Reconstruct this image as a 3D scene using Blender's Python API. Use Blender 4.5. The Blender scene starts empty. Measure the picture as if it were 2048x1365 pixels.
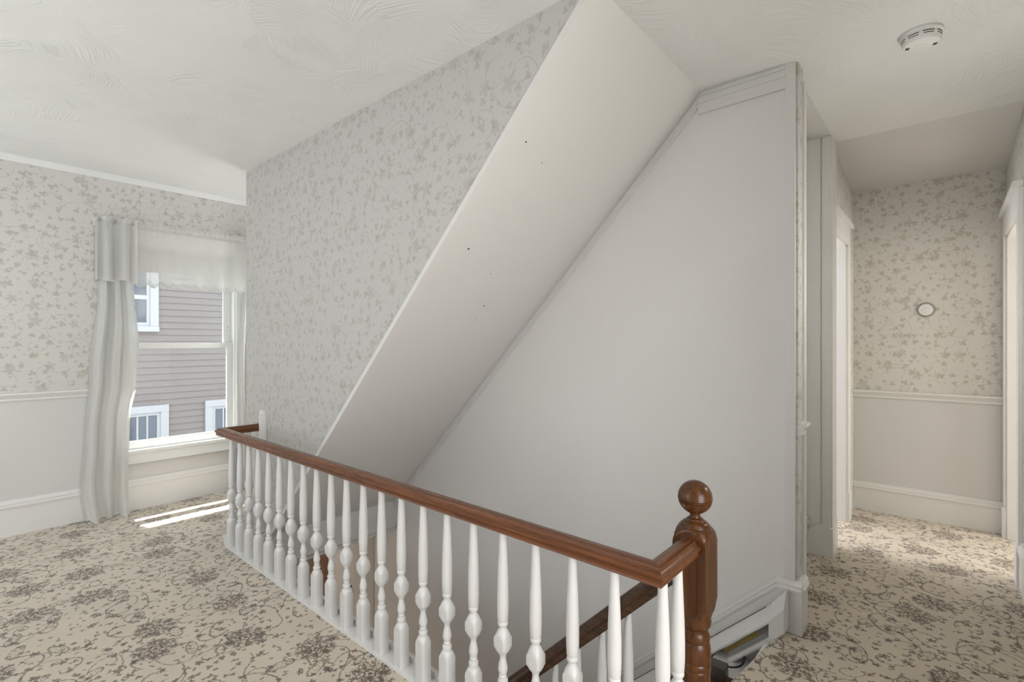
import bpy, bmesh, math, random
from mathutils import Vector, Matrix
random.seed(7)
PI = math.pi
S = bpy.context.scene
COL = S.collection

# ------------------------------------------------------------------ camera
EYE = 1.40
cam_data = bpy.data.cameras.new('camera')
cam_data.sensor_fit = 'HORIZONTAL'; cam_data.sensor_width = 36.0
cam_data.lens = 36.0 * 1000.0 / 2048.0
cam_data.clip_start = 0.05; cam_data.clip_end = 200
cam = bpy.data.objects.new('camera', cam_data); COL.objects.link(cam)
cam.location = (0, 0, EYE)
cam.rotation_euler = (PI/2, 0, math.radians(40.9 - 90))
S.camera = cam

# ------------------------------------------------------------------ world, sun, daylight and added fill lights
w = bpy.data.worlds.new('sky'); S.world = w; w.use_nodes = True
bg = w.node_tree.nodes['Background']
bg.inputs['Color'].default_value = (0.88, 0.94, 1.0, 1); bg.inputs['Strength'].default_value = 2.8

def light(name, kind, loc, power, color=(1, 1, 1), size=None, direction=None):
    d = bpy.data.lights.new(name, kind); d.energy = power; d.color = color
    if kind == 'AREA':
        d.shape = 'RECTANGLE'; d.size, d.size_y = size
    elif kind == 'POINT':
        d.shadow_soft_size = size
    o = bpy.data.objects.new(name, d); COL.objects.link(o); o.location = loc
    if direction is not None:
        o.rotation_euler = Vector(direction).to_track_quat('-Z', 'Y').to_euler()
    return o

sun = light('sun', 'SUN', (2, 9, 8), 30.0, (1.0, 0.95, 0.86), direction=(-0.05, -1.0, -1.95)); sun.data.angle = math.radians(0.6)
# fill light added at two unseen windows put in behind the camera
light('rear_fill_light', 'AREA', (-1.52, 4.35, 1.45), 9, (0.93, 0.97, 1.0), (1.0, 1.5), (1, 0, 0))
light('rear_fill_light', 'AREA', (-1.52, 2.15, 1.45), 7, (0.93, 0.97, 1.0), (1.0, 1.5), (1, 0, 0))
# fill added behind the camera; daylight in the side and front rooms through doorways
light('doorway_fill_light', 'AREA', (0.3, -1.9, 1.3), 98, (1.0, 0.985, 0.965), (1.9, 2.0), (0.15, 1, 0.10))
light('side_room_daylight', 'AREA', (4.3, 2.6, 1.6), 60, (0.98, 0.98, 1.0), (1.6, 1.6), (0, -1, -0.15))
light('front_room_daylight', 'AREA', (4.55, -2.4, 1.5), 55, (1.0, 0.94, 0.84), (1.2, 1.6), (0, 1, -0.05))
# unseen fill lights added to brighten hall, window end, left ceiling and lower hall
light('hall_fill_light', 'POINT', (2.75, -0.25, 1.72), 12.5, (1.0, 0.955, 0.885), 0.09)
light('alcove_fill_light', 'POINT', (2.45, 4.62, 1.60), 13, (0.98, 0.985, 1.0), 0.12)
light('ceiling_fill_light', 'AREA', (-0.95, 2.7, 1.25), 8, (0.97, 0.985, 1.0), (.6, .6), (0.1, 0.1, 1))
light('lower_hall_fill_light', 'POINT', (2.1, 4.7, -0.75), 2.2, (1.0, 0.93, 0.85), 0.15)

S.view_settings.view_transform = 'Standard'; S.view_settings.look = 'None'
S.view_settings.exposure = 0.0; S.view_settings.gamma = 1.0; S.view_settings.use_curve_mapping = False
S.cycles.use_denoising = True; S.cycles.use_adaptive_sampling = True; S.cycles.adaptive_threshold = 0.11
S.cycles.max_bounces = 6; S.cycles.diffuse_bounces = 4; S.cycles.glossy_bounces = 2; S.cycles.transparent_max_bounces = 10
S.cycles.sample_clamp_indirect = 6.0
S.cycles.caustics_reflective = False; S.cycles.caustics_refractive = False

# ------------------------------------------------------------------ node helper
class X:
    """a socket with arithmetic"""
    T = None
    def __init__(s, sock): s.s = sock
    @staticmethod
    def m(op, *a, clamp=False):
        n = X.T.nodes.new('ShaderNodeMath'); n.operation = op; n.use_clamp = clamp
        for i, v in enumerate(a):
            if isinstance(v, X): X.T.links.new(v.s, n.inputs[i])
            else: n.inputs[i].default_value = v
        return X(n.outputs[0])
    def __add__(a, b): return X.m('ADD', a, b)
    __radd__ = __add__
    def __sub__(a, b): return X.m('SUBTRACT', a, b)
    def __rsub__(a, b): return X.m('SUBTRACT', b, a)
    def __mul__(a, b): return X.m('MULTIPLY', a, b)
    __rmul__ = __mul__
    def __truediv__(a, b): return X.m('DIVIDE', a, b)
def xabs(a): return X.m('ABSOLUTE', a)
def xcos(a): return X.m('COSINE', a)
def xsin(a): return X.m('SINE', a)
def xmax(a, b): return X.m('MAXIMUM', a, b)
def xmin(a, b): return X.m('MINIMUM', a, b)
def below(a, edge, soft):
    """1 where a < edge, soft step"""
    n = X.T.nodes.new('ShaderNodeMapRange'); n.interpolation_type = 'SMOOTHSTEP'
    for i, v in ((0, a), (1, edge - soft if not isinstance(edge, X) else None), (2, edge + soft if not isinstance(edge, X) else None)):
        if v is None: continue
        if isinstance(v, X): X.T.links.new(v.s, n.inputs[i])
        else: n.inputs[i].default_value = v
    n.inputs[3].default_value = 1.0; n.inputs[4].default_value = 0.0
    return X(n.outputs[0])
def combine(x, y, z=0.0):
    n = X.T.nodes.new('ShaderNodeCombineXYZ')
    for i, v in enumerate((x, y, z)):
        if isinstance(v, X): X.T.links.new(v.s, n.inputs[i])
        else: n.inputs[i].default_value = v
    return X(n.outputs[0])
def separate(v):
    n = X.T.nodes.new('ShaderNodeSeparateXYZ'); X.T.links.new(v.s, n.inputs[0])
    return [X(o) for o in n.outputs]
def position():
    return separate(X(X.T.nodes.new('ShaderNodeNewGeometry').outputs['Position']))
def noise(vec, scale, detail=2.0, rough=0.5, dist=0.0):
    n = X.T.nodes.new('ShaderNodeTexNoise'); X.T.links.new(vec.s, n.inputs['Vector'])
    n.inputs['Scale'].default_value = scale; n.inputs['Detail'].default_value = detail
    n.inputs['Roughness'].default_value = rough; n.inputs['Distortion'].default_value = dist
    return X(n.outputs[0])
def warp(x, y, z, scale, amp, detail=0.0):
    """x, y pushed about by one coloured noise"""
    n = X.T.nodes.new('ShaderNodeTexNoise'); X.T.links.new(combine(x, y, z).s, n.inputs['Vector'])
    n.inputs['Scale'].default_value = scale; n.inputs['Detail'].default_value = detail
    r, g, b = separate(X(n.outputs['Color']))
    return X.m('MULTIPLY_ADD', r, amp, x - amp*.5), X.m('MULTIPLY_ADD', g, amp, y - amp*.5), b
def cell(x, y, size, rand=1.0, ox=0.0, oy=0.0):
    """Voronoi cell: local coordinates about the nearest point, turned at random; polar; three random numbers"""
    v = combine(x + ox, y + oy)
    n = X.T.nodes.new('ShaderNodeTexVoronoi'); n.voronoi_dimensions = '2D'
    X.T.links.new(v.s, n.inputs['Vector']); n.inputs['Scale'].default_value = 1.0/size
    n.inputs['Randomness'].default_value = rand
    px, py, _ = separate(X(n.outputs['Position']))
    r, g, b = separate(X(n.outputs['Color']))
    lx, ly = (x + ox) - px, (y + oy) - py
    a = r * (2*PI); ca, sa = xcos(a), xsin(a)
    qx, qy = lx*ca - ly*sa, lx*sa + ly*ca
    rho = X.m('SQRT', qx*qx + qy*qy); th = X.m('ARCTAN2', qy, qx)
    return qx, qy, rho, th, r, g, b
def mixc(f, a, b):
    n = X.T.nodes.new('ShaderNodeMix'); n.data_type = 'RGBA'
    if isinstance(f, X): X.T.links.new(f.s, n.inputs[0])
    else: n.inputs[0].default_value = f
    for k, v in ((6, a), (7, b)):
        if isinstance(v, X): X.T.links.new(v.s, n.inputs[k])
        else: n.inputs[k].default_value = (*v, 1)
    return X(n.outputs[2])
def bump(h, strength, dist=0.002):
    n = X.T.nodes.new('ShaderNodeBump'); n.inputs['Strength'].default_value = strength
    n.inputs['Distance'].default_value = dist; X.T.links.new(h.s, n.inputs['Height'])
    return X(n.outputs[0])

MATS = {}
def new_mat(name, base=(.8, .8, .8), rough=0.5, spec=0.5, metal=0.0):
    m = bpy.data.materials.new(name); m.use_nodes = True
    X.T = m.node_tree; p = X.T.nodes['Principled BSDF']
    p.inputs['Base Color'].default_value = (*base, 1); p.inputs['Roughness'].default_value = rough
    p.inputs['Specular IOR Level'].default_value = spec; p.inputs['Metallic'].default_value = metal
    MATS[name] = m
    return p
def link(a, sock): X.T.links.new(a.s, sock)

# painted surfaces
def paint(name, base, rough, amp=0.03, scale=3.0, bstr=0.08, bscale=120, spec=0.4):
    p = new_mat(name, base, rough, spec)
    P = combine(*position())
    n = noise(P, scale, 1)
    link(mixc(n, tuple(c*(1-amp) for c in base), tuple(min(1, c*(1+amp)) for c in base)), p.inputs['Base Color'])
    if bstr >= .1: link(bump(noise(P, bscale, 1), bstr, 0.001), p.inputs['Normal'])
    return p
paint('white_trim', (.76, .755, .74), .38, .02)
paint('white_baluster', (.68, .68, .675), .36, .02, 9.0, .12, 90)
paint('stair_wall', (.80, .79, .775), .62, .025, 1.6, .10, 60)
paint('soffit_paint', (.75, .74, .72), .6, .02, 1.6, .06, 60)
paint('wainscot', (.655, .648, .635), .55, .02, 2.0, .10, 150)
paint('gloss_wall', (.78, .775, .76), .22, .02, 2.0, .03, 40, .5)
paint('hall_ceiling_shaded', (.67, .664, .648), .7, .03, 1.3, .05, 80)  # darker than the main ceiling: the hall's shade is put into the colour
paint('lower_floor', (.22, .19, .165), .6, .05)
paint('lower_wall', (.62, .585, .55), .7, .03)
paint('detector_plastic', (.80, .80, .78), .4, .01)
paint('sash_paint', (.80, .81, .80), .35, .015)
paint('facade_trim', (.44, .46, .50), .5, .02)
paint('ground_grass', (.16, .2, .1), .9, .3, 2.0)
paint('heater_enamel', (.74, .74, .73), .35, .03, 6)
paint('heater_inner', (.42, .42, .40), .45, .05, 8)
new_mat('black', (.012, .012, .012), .45)
new_mat('dark_gap', (.02, .02, .02), .8)
new_mat('grey_ring', (.30, .29, .28), .35)
new_mat('label_yellow', (.55, .42, .10), .5)
new_mat('silver', (.6, .6, .6), .3, .5, 1.0)
new_mat('outlet_brown', (.07, .06, .05), .4)
new_mat('embroidery', (.50, .49, .45), .8)
new_mat('nail_mark', (.10, .09, .07), .7)

# glass
p = new_mat('glass', (1, 1, 1), .02); X.T.nodes.remove(p)
out = X.T.nodes['Material Output']
tr = X.T.nodes.new('ShaderNodeBsdfTransparent'); tr.inputs[0].default_value = (.97, .98, .98, 1)
gl = X.T.nodes.new('ShaderNodeBsdfGlossy'); gl.inputs['Roughness'].default_value = .02
mx = X.T.nodes.new('ShaderNodeMixShader'); mx.inputs[0].default_value = .05
X.T.links.new(tr.outputs[0], mx.inputs[1]); X.T.links.new(gl.outputs[0], mx.inputs[2]); X.T.links.new(mx.outputs[0], out.inputs[0])
p = new_mat('facade_glass', (.10, .12, .16), .08, .7)

# cloth
def cloth(name, col, opaque, transl):
    p = new_mat(name, col, .9, .1)
    T = X.T; out = T.nodes['Material Output']
    pos = position()
    wv = noise(combine(pos[0]*40, pos[1]*40, pos[2]*4), 12, 1)
    link(mixc(wv, tuple(c*.95 for c in col), tuple(min(1, c*1.04) for c in col)), p.inputs['Base Color'])
    t = T.nodes.new('ShaderNodeBsdfTranslucent'); t.inputs[0].default_value = (*col, 1)
    a = T.nodes.new('ShaderNodeMixShader'); a.inputs[0].default_value = transl
    T.links.new(p.outputs[0], a.inputs[1]); T.links.new(t.outputs[0], a.inputs[2])
    tp = T.nodes.new('ShaderNodeBsdfTransparent')
    b = T.nodes.new('ShaderNodeMixShader'); b.inputs[0].default_value = opaque
    T.links.new(tp.outputs[0], b.inputs[1]); T.links.new(a.outputs[0], b.inputs[2])
    T.links.new(b.outputs[0], out.inputs[0])
cloth('curtain_cloth', (.72, .72, .70), .92, .32)
cloth('sheer_cloth', (.88, .88, .86), .58, .55)
cloth('shade_cloth', (.80, .80, .77), 1.0, .35)

# stained wood: grain runs along the chosen axis
def wood(name, axis, dark, lightc, rough=.28):
    p = new_mat(name, dark, rough, .35)
    x, y, z = position()
    k = [16.0, 16.0, 16.0]; k[axis] = .45
    V = combine(x*k[0], y*k[1], z*k[2])
    g = noise(V, 5.0, 3, .6)
    f = noise(V, 28.0, 1, .6)
    t = below(g, .52, .18)
    t2 = X.m('MULTIPLY_ADD', f, .45, t*.65)
    link(mixc(t2, lightc, dark), p.inputs['Base Color'])
    link(X.m('MULTIPLY_ADD', f, .2, rough - .1), p.inputs['Roughness'])
    p.inputs['Coat Weight'].default_value = .12; p.inputs['Coat Roughness'].default_value = .2
wood('wood_along', 1, (.085, .028, .010), (.245, .086, .029))
wood('wood_across', 0, (.075, .026, .009), (.20, .076, .026))
wood('wood_upright', 2, (.048, .016, .0045), (.140, .050, .0130))
wood('wood_stair_rail', 1, (.035, .018, .009), (.105, .045, .02))
wood('wood_tread', 0, (.10, .045, .022), (.22, .10, .05), .4)
wood('wood_door', 2, (.13, .075, .04), (.22, .13, .07), .45)

# wallpaper: leaves and curling vines printed on a pale ground
def wallpaper(name, axis, ground=(.64, .63, .60), ink=.88):
    p = new_mat(name, ground, .6, .3)
    pos = position(); x, y = pos[axis], pos[2]
    wx, wy, fine = warp(x, y, 3.0, 70, .011, 1.0)
    col = mixc(fine, tuple(c*.965 for c in ground), tuple(c*1.03 for c in ground))
    def leaves(size, R, lobes, thr, ox, tone_a, tone_b, amt, col):
        qx, qy, rho, th, r, g, b = cell(wx, wy, size, .85, ox, ox*.7)
        edge = (xabs(xcos(th*(lobes*.5)))*.62 + .38)*(b*(.5*R) + .65*R)
        f = below(rho/edge, .9, .24)*X.m('GREATER_THAN', g, thr)*(fine*(amt*ink) + amt*ink*.35)
        return mixc(f, col, mixc(b, tone_a, tone_b))
    tn = lambda r_, g_, b_: (ground[0]*r_, ground[1]*g_, ground[2]*b_)
    col = leaves(.074, .023, 3, .26, 0.0, tn(.70, .68, .60), tn(.70, .70, .65), .95, col)
    col = leaves(.052, .013, 2, .36, 3.1, tn(.73, .70, .63), tn(.73, .725, .68), .8, col)
    col = leaves(.17, .042, 5, .22, 7.7, tn(.69, .66, .58), tn(.67, .66, .60), .62, col)
    sx, sy, _ = warp(x, y, 1.0, 7, .03)
    for size, ox, k0, k1, lim in ((.25, 1.3, .058, .0150, .11), (.36, 9.2, .105, .016, .16)):
        qx, qy, rho, th, r, g, b = cell(sx, sy, size, .75, ox, ox*1.7)
        d = xabs(rho - X.m('MULTIPLY_ADD', th, k1, k0))
        f = below(d, .0014, .0010)*X.m('LESS_THAN', xabs(th), 2.7)
        col = mixc(f*.6, col, tn(.60, .56, .49))
    link(col, p.inputs['Base Color'])
wallpaper('wallpaper_x', 0)
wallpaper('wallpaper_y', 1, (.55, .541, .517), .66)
wallpaper('wallpaper_hall', 1, (.68, .66, .62), .95)

# carpet: cream cut pile with blossoms, sprigs, leaves and scrolls
def carpet():
    base = (.665, .588, .475)
    p = new_mat('carpet', base, .7, .2)
    x, y, z = position()
    wx, wy, rag = warp(x, y, 3.0, 105, .015, 1.0)
    sx, sy, big = warp(wx, wy, 11.0, 6, .09)
    col = mixc(big, tuple(c*.90 for c in base), tuple(c*1.06 for c in base))
    pile = noise(combine(x, y, z), 420, 0)
    col = mixc(pile*.35, col, (.27, .21, .15))
    brown, grey, red, olive = (.045, .03, .022), (.105, .08, .056), (.085, .03, .022), (.13, .115, .06)
    # scrolls
    for size, ox, k0, k1, wd, c, amt in ((.30, 1.3, .070, .0190, .0036, grey, .95), (.21, 4.9, .045, .0130, .0030, (.075, .055, .038), .9), (.40, 8.2, .120, .0230, .0032, (.14, .108, .075), .9)):
        qx, qy, rho, th, r, g, b = cell(sx, sy, size, .8, ox, ox*1.7)
        d = xabs(rho - X.m('MULTIPLY_ADD', th, k1, k0))
        f = below(d, wd, .0018)*X.m('LESS_THAN', xabs(th), 2.6)
        col = mixc(f*(amt*.82), col, c)
    # leaf outlines with dotted fill
    qx, qy, rho, th, r, g, b = cell(wx, wy, .27, .8, 21.0, 3.0)
    e = X.m('SQRT', (qx*qx)*(1/.052**2) + (qy*qy)*(1/.023**2))
    col = mixc(below(xabs(e - 1.0), .10, .06)*.75, col, (.085, .062, .042))
    col = mixc(X.m('LESS_THAN', e, .8)*below(rag, .44, .06)*.6, col, olive)
    # sprigs
    for size, ox, R, lob, thr, c, amt in ((.098, 2.0, .022, 5, .22, brown, .95), (.066, 6.4, .015, 3, .22, red, .9), (.052, 16.4, .012, 2, .30, (.10, .078, .05), .9)):
        qx, qy, rho, th, r, g, b = cell(wx, wy, size, .9, ox, ox*.6)
        edge = (xabs(xcos(th*(lob*.5)))*.72 + .22)*(b*(.5*R) + .7*R)
        f = below(rho/edge, .9, .22)*X.m('GREATER_THAN', g, thr)
        col = mixc(f*(amt*.82), col, c)
    # big blossoms: ragged petals about a ringed heart
    qx, qy, rho, th, r, g, b = cell(wx, wy, .42, .6, 0.3, 0.9)
    rag2 = noise(combine(x, y, 2.0), 88, 1)
    col = mixc(below(rho, .082, .012)*below(rag2, .60, .10)*.35, col, (.26, .19, .12))
    petals = below(xabs(rho - .060), .026, .008)*below(X.m('MULTIPLY_ADD', xcos(th*9.0), .10, rag2), .50, .035)
    heart = below(xabs(X.m('MULTIPLY_ADD', xcos(th*6.0), .004, rho) - .024), .0042, .002)
    col = mixc(petals*.74, col, (.065, .043, .03)); col = mixc(heart*.95, col, (.07, .032, .024))
    col = mixc(below(rho, .009, .003)*.9, col, (.07, .03, .022))
    link(col, p.inputs['Base Color'])
    link(bump(pile, .4, .002), p.inputs['Normal'])
    p.inputs['Sheen Weight'].default_value = .35; p.inputs['Sheen Roughness'].default_value = .45
carpet()

# ceiling: brushed plaster, arcs of bristle strokes
p = new_mat('brushed_plaster', (.80, .80, .785), .5, .35)
x, y, z = position()
dx, dy, patch = warp(x, y, 1.0, 4, .16)
qx, qy, rho, th, r, g, b = cell(dx, dy, .33, 1.0, .4, .6)
arc = X.m('SQRT', (qx + .32)*(qx + .32) + qy*qy)
fr = noise(combine(arc*420, th*1.2, r*9.0), .35, 2)
hs = fr*(g*.8 + .25)*below(.46 - patch, 0.0, .14)
link(bump(hs, .85, .008), p.inputs['Normal'])
link(mixc(patch, (.77, .78, .765), (.82, .83, .815)), p.inputs['Base Color'])

# neighbour's clapboards
p = new_mat('clapboard_paint', (.47, .44, .44), .65, .3)
pos = position()
n = noise(combine(pos[0]*.6, pos[1], pos[2]*6), 3, 4)
link(mixc(n, (.215, .196, .192), (.25, .233, .23)), p.inputs['Base Color'])

# ------------------------------------------------------------------ mesh helpers
def finish(name, bm, mat, parent=None, sharp=38):
    bmesh.ops.recalc_face_normals(bm, faces=bm.faces)
    lim = math.radians(sharp)
    for f in bm.faces: f.smooth = True
    for e in bm.edges:
        e.smooth = not (len(e.link_faces) != 2 or e.calc_face_angle(9) > lim)
    me = bpy.data.meshes.new(name); bm.to_mesh(me); bm.free()
    me.materials.append(MATS[mat])
    o = bpy.data.objects.new(name, me); COL.objects.link(o); o.parent = parent
    return o
def box(bm, x0, x1, y0, y1, z0, z1, bev=0.0):
    r = bmesh.ops.create_cube(bm, size=1.0)
    vs = r['verts']
    for v in vs:
        v.co = Vector(((x0+x1)/2 + v.co.x*(x1-x0), (y0+y1)/2 + v.co.y*(y1-y0), (z0+z1)/2 + v.co.z*(z1-z0)))
    if bev > 0:
        es = list({e for v in vs for e in v.link_edges})
        bmesh.ops.bevel(bm, geom=es, offset=bev, segments=2, profile=.7, affect='EDGES')
    return vs
def boxes(*bs):
    bm = bmesh.new()
    for b in bs: box(bm, *b)
    return bm
def prism(bm, pts, vec):
    """polygon of 3-D points extruded by vec"""
    vec = Vector(vec)
    a = [bm.verts.new(Vector(q)) for q in pts]; b = [bm.verts.new(Vector(q) + vec) for q in pts]
    bm.faces.new(a); bm.faces.new(list(reversed(b)))
    n = len(a)
    for i in range(n): bm.faces.new((a[i], a[(i+1) % n], b[(i+1) % n], b[i]))
def moulding(bm, prof, p0, p1, outv):
    """profile of (out, up) carried from p0 to p1; the profile stays upright"""
    p0, p1, outv = Vector(p0), Vector(p1), Vector(outv)
    prism(bm, [p0 + outv*o + Vector((0, 0, z)) for o, z in prof], p1 - p0)
def loft(bm, rings, close_ends=True):
    rr = [[bm.verts.new(v) for v in ring] for ring in rings]
    n = len(rr[0])
    for a, b in zip(rr, rr[1:]):
        for i in range(n): bm.faces.new((a[i], a[(i+1) % n], b[(i+1) % n], b[i]))
    if close_ends:
        bm.faces.new(list(reversed(rr[0]))); bm.faces.new(rr[-1])
def section(half, Rc, n=24):
    """square of half-width `half` with its corners turned off by a circle of radius Rc"""
    out = []
    for i in range(n):
        a = 2*PI*i/n
        cx, sy = math.cos(a), math.sin(a)
        r = min(half/max(abs(cx), abs(sy)), Rc)
        out.append((r*cx, r*sy))
    return out
def turned(bm, stations, n=24, loc=(0, 0, 0)):
    """stations of (z, radius) for round stretches and (z, half-width, corner radius) for square ones"""
    L = Vector(loc)
    loft(bm, [[L + Vector((a, b, q[0])) for a, b in section(q[1] if len(q) > 2 else 9, q[-1], n)] for q in stations])
def lathe(bm, prof, axis='z', loc=(0, 0, 0), n=32):
    L = Vector(loc); rings = []
    for r, h in prof:
        ring = []
        for i in range(n):
            a = 2*PI*i/n; u, v = r*math.cos(a), r*math.sin(a)
            ring.append(L + Vector({'z': (u, v, h), 'x': (h, u, v), 'y': (u, h, v)}[axis]))
        rings.append(ring)
    loft(bm, rings)
def tube(bm, pts, r, n=8):
    pts = [Vector(q) for q in pts]; rings = []
    for i, q in enumerate(pts):
        t = (pts[min(i+1, len(pts)-1)] - pts[max(i-1, 0)]).normalized()
        s = t.cross(Vector((0, 0, 1)))
        if s.length < 1e-4: s = Vector((1, 0, 0))
        s.normalize(); u = s.cross(t)
        rings.append([q + s*(r*math.cos(2*PI*k/n)) + u*(r*math.sin(2*PI*k/n)) for k in range(n)])
    loft(bm, rings)
def sweep(bm, prof, path):
    """profile (lateral, up) along a polyline in plan, mitred"""
    path = [Vector(q) for q in path]; rings = []
    for i, q in enumerate(path):
        t0 = (path[i] - path[i-1]) if i else (path[1] - path[0])
        t1 = (path[i+1] - path[i]) if i < len(path)-1 else t0
        a = Vector((t0.x, t0.y, 0)).normalized(); b = Vector((t1.x, t1.y, 0)).normalized()
        na, nb = Vector((a.y, -a.x, 0)), Vector((b.y, -b.x, 0))
        m = (na + nb); m.normalize(); m = m/max(.2, m.dot(na))
        rings.append([q + m*l + Vector((0, 0, u)) for l, u in prof])
    loft(bm, rings)
def struct(name, bm, mat, parent=None, sharp=38):
    o = finish(name, bm, mat, parent, sharp)
    if parent is None: o['kind'] = 'structure'
    return o
def tag(o, label, cat, group=None):
    o['label'] = label; o['category'] = cat
    if group: o['group'] = group
    return o
def thing(name, label, cat, loc=(0, 0, 0), group=None, structure=False):
    o = bpy.data.objects.new(name, None); COL.objects.link(o); o.location = loc
    o.empty_display_size = .1
    if structure: o['kind'] = 'structure'
    else: tag(o, label, cat, group)
    return o
def part(name, bm, mat, parent, sharp=38):
    """mesh given in world coordinates, parented without moving it"""
    o = finish(name, bm, mat, parent, sharp)
    q = parent; off = Vector((0, 0, 0))
    while q is not None: off += q.location; q = q.parent
    o.location = -off
    return o

# ------------------------------------------------------------------ main dimensions (metres)
CEIL = 2.735
WY = 5.08            # window wall
AX = 1.605           # papered wall of the attic stair
BX = 2.70            # plain stair wall
DX = 5.07            # end of the hall
CY = 0.565           # hall wall with the side door
FY = -0.335          # hall wall opposite
GX = -1.40           # wall behind the camera
RX0, RX1 = 1.297, 1.322   # line of the landing balusters near and far
RY0, RY1 = 0.60, 3.84
LIP = 1.365          # edge of the stairwell
TOPY = 0.66          # top nosing
ENDY = 3.74          # far edge of the stairwell
SOF0, SOFK = 0.985, 1.007
def soff(y): return CEIL - (y - SOF0)*SOFK
RISE, RUN = .20, .21
K = RISE/RUN

# ------------------------------------------------------------------ floor
bm = bmesh.new()
SL = -.27
box(bm, GX-.2, 1.34, FY-.1, WY+.15, SL, 0)
box(bm, 1.34, 5.3, ENDY+.02, WY+.15, SL, 0)
box(bm, 1.34, 2.98, FY-.1, .54, SL, 0)
box(bm, 2.98, 6.0, FY-.1, ENDY+.02, SL, 0)
box(bm, -1.6, 6.0, -3.2, FY-.1, SL, 0)
# carpet rolled over the head of the stair, its edge a little out of square
def nose(x_, n_=8):
    yy = .598 + (BX - x_)*.13
    return [(x_, .54, 0)] + [(x_, yy - .014 + .014*math.sin(a*PI/n_), -.014 + .014*math.cos(a*PI/n_)) for a in range(n_+1)] + [(x_, .54, -.028)]
loft(bm, [[Vector(q) for q in nose(1.66 + (BX-1.66)*k/4)] for k in range(5)])
struct('floor', bm, 'carpet')
bm = boxes((1.0, 6.0, -1.0, 8.0, -3.0, -2.80)); struct('floor_lower', bm, 'lower_floor')

# ------------------------------------------------------------------ ceilings
CX = 3.955
bm = bmesh.new()
box(bm, GX-.2, AX, FY-.1, WY+.15, CEIL, CEIL+.15)
box(bm, AX, BX+.1, FY-.1, SOF0, CEIL, CEIL+.15); box(bm, BX+.1, CX, FY-.1, .56, CEIL, CEIL+.15); box(bm, 3.80, CX, .56, .83, CEIL, CEIL+.15)
box(bm, AX, CX, 4.13, WY+.15, CEIL, CEIL+.15)
struct('ceiling', bm, 'brushed_plaster')
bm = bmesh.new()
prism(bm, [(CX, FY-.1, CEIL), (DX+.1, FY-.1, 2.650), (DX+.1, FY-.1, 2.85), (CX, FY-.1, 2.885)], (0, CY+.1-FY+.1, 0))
struct('ceiling_hall', bm, 'hall_ceiling_shaded')
bm = boxes((2.84, 6.0, CY+.12, 3.7, 2.75, 2.85), (-1.6, 6.0, -3.2, FY-.1, 2.75, 2.85)); struct('ceiling_side_rooms', bm, 'stair_wall')
# sloping underside of the attic stair
bm = bmesh.new()
prism(bm, [(AX+.02, SOF0, CEIL), (AX+.02, SOF0, CEIL+.15), (AX+.02, ENDY+.02, soff(ENDY+.02)+.15), (AX+.02, ENDY+.02, soff(ENDY+.02))], (BX-AX-.02, 0, 0))
soffit = struct('ceiling_stair_slope', bm, 'soffit_paint')
def soffit_pt(u, v):
    t = (u-1024)/1000.0; sy, cy = math.sin(math.radians(40.9)), math.cos(math.radians(40.9))
    a = (cy + sy*t, sy - cy*t, (682.5-v)/1000.0)
    d = (CEIL - EYE + SOF0*SOFK)/(a[2] + SOFK*a[1])
    return Vector((a[0]*d, a[1]*d, EYE + a[2]*d))
for u, v, r in ((1052, 284, .006), (1084, 326, .004), (937, 498, .008), (981, 548, .004), (968, 612, .006), (951, 640, .004)):
    q = soffit_pt(u, v); bm = bmesh.new()
    bmesh.ops.create_uvsphere(bm, u_segments=8, v_segments=6, radius=r)
    for vv in bm.verts: vv.co = Vector((vv.co.x*1.0, vv.co.y*.6, vv.co.z*.6)) + q
    o = finish('nail_head', bm, 'nail_mark', soffit); 

# ------------------------------------------------------------------ walls
T = .15
OX0, OX1, OZ0, OZ1 = .975, 1.865, .49, 2.19       # window opening
CR0, CR1, BBH = .965, 1.022, .256
bm = boxes((GX-.2, OX0, WY, WY+T, CR0, CEIL), (OX1, 3.2, WY, WY+T, CR0, CEIL), (OX0, OX1, WY, WY+T, OZ1, CEIL))
far = struct('wall_window', bm, 'wallpaper_x')
bm = boxes((GX-.2, OX0, WY, WY+T, 0, CR0), (OX1, 3.2, WY, WY+T, 0, CR0), (OX0, OX1, WY, WY+T, 0, OZ0))
part('wainscot', bm, 'wainscot', far)
CRP = [(0, 0), (.010, 0), (.014, .010), (.012, .018), (.022, .026), (.026, .040), (.034, .046), (.034, .058), (0, .062)]
BBP = [(0, 0), (.018, 0), (.018, .195), (.024, .199), (.026, .212), (.020, .220), (.022, .232), (.014, .240), (.012, .256), (0, .256)]
bm = bmesh.new(); moulding(bm, CRP, (GX, WY, CR0), (OX0-.115, WY, CR0), (0, -1, 0)); struct('trim_1', bm, 'white_trim')
bm = bmesh.new(); moulding(bm, BBP, (GX, WY, 0), (3.2, WY, 0), (0, -1, 0)); struct('baseboard_window', bm, 'white_trim')
CRN = [(0, .0), (.012, .0), (.016, .008), (.024, .014), (.034, .030), (.040, .034), (.040, .040), (0, .040)]
bm = bmesh.new(); moulding(bm, CRN, (GX, WY, CEIL-.040), (3.2, WY, CEIL-.040), (0, -1, 0)); struct('trim_2', bm, 'brushed_plaster')

# papered wall of the attic stair, cut to the slope
bm = bmesh.new()
prism(bm, [(AX, SOF0-.04, CEIL), (AX, 4.16, CEIL), (AX, 4.16, 0), (AX, ENDY+.02, 0), (AX, ENDY+.02, soff(ENDY+.02)+.006), (AX, SOF0, CEIL-.001)], (.04, 0, 0))
box(bm, AX+.04, 3.2, 4.12, 4.16, 0, CEIL)
wa = struct('wall_stair_left', bm, 'wallpaper_y')
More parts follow.
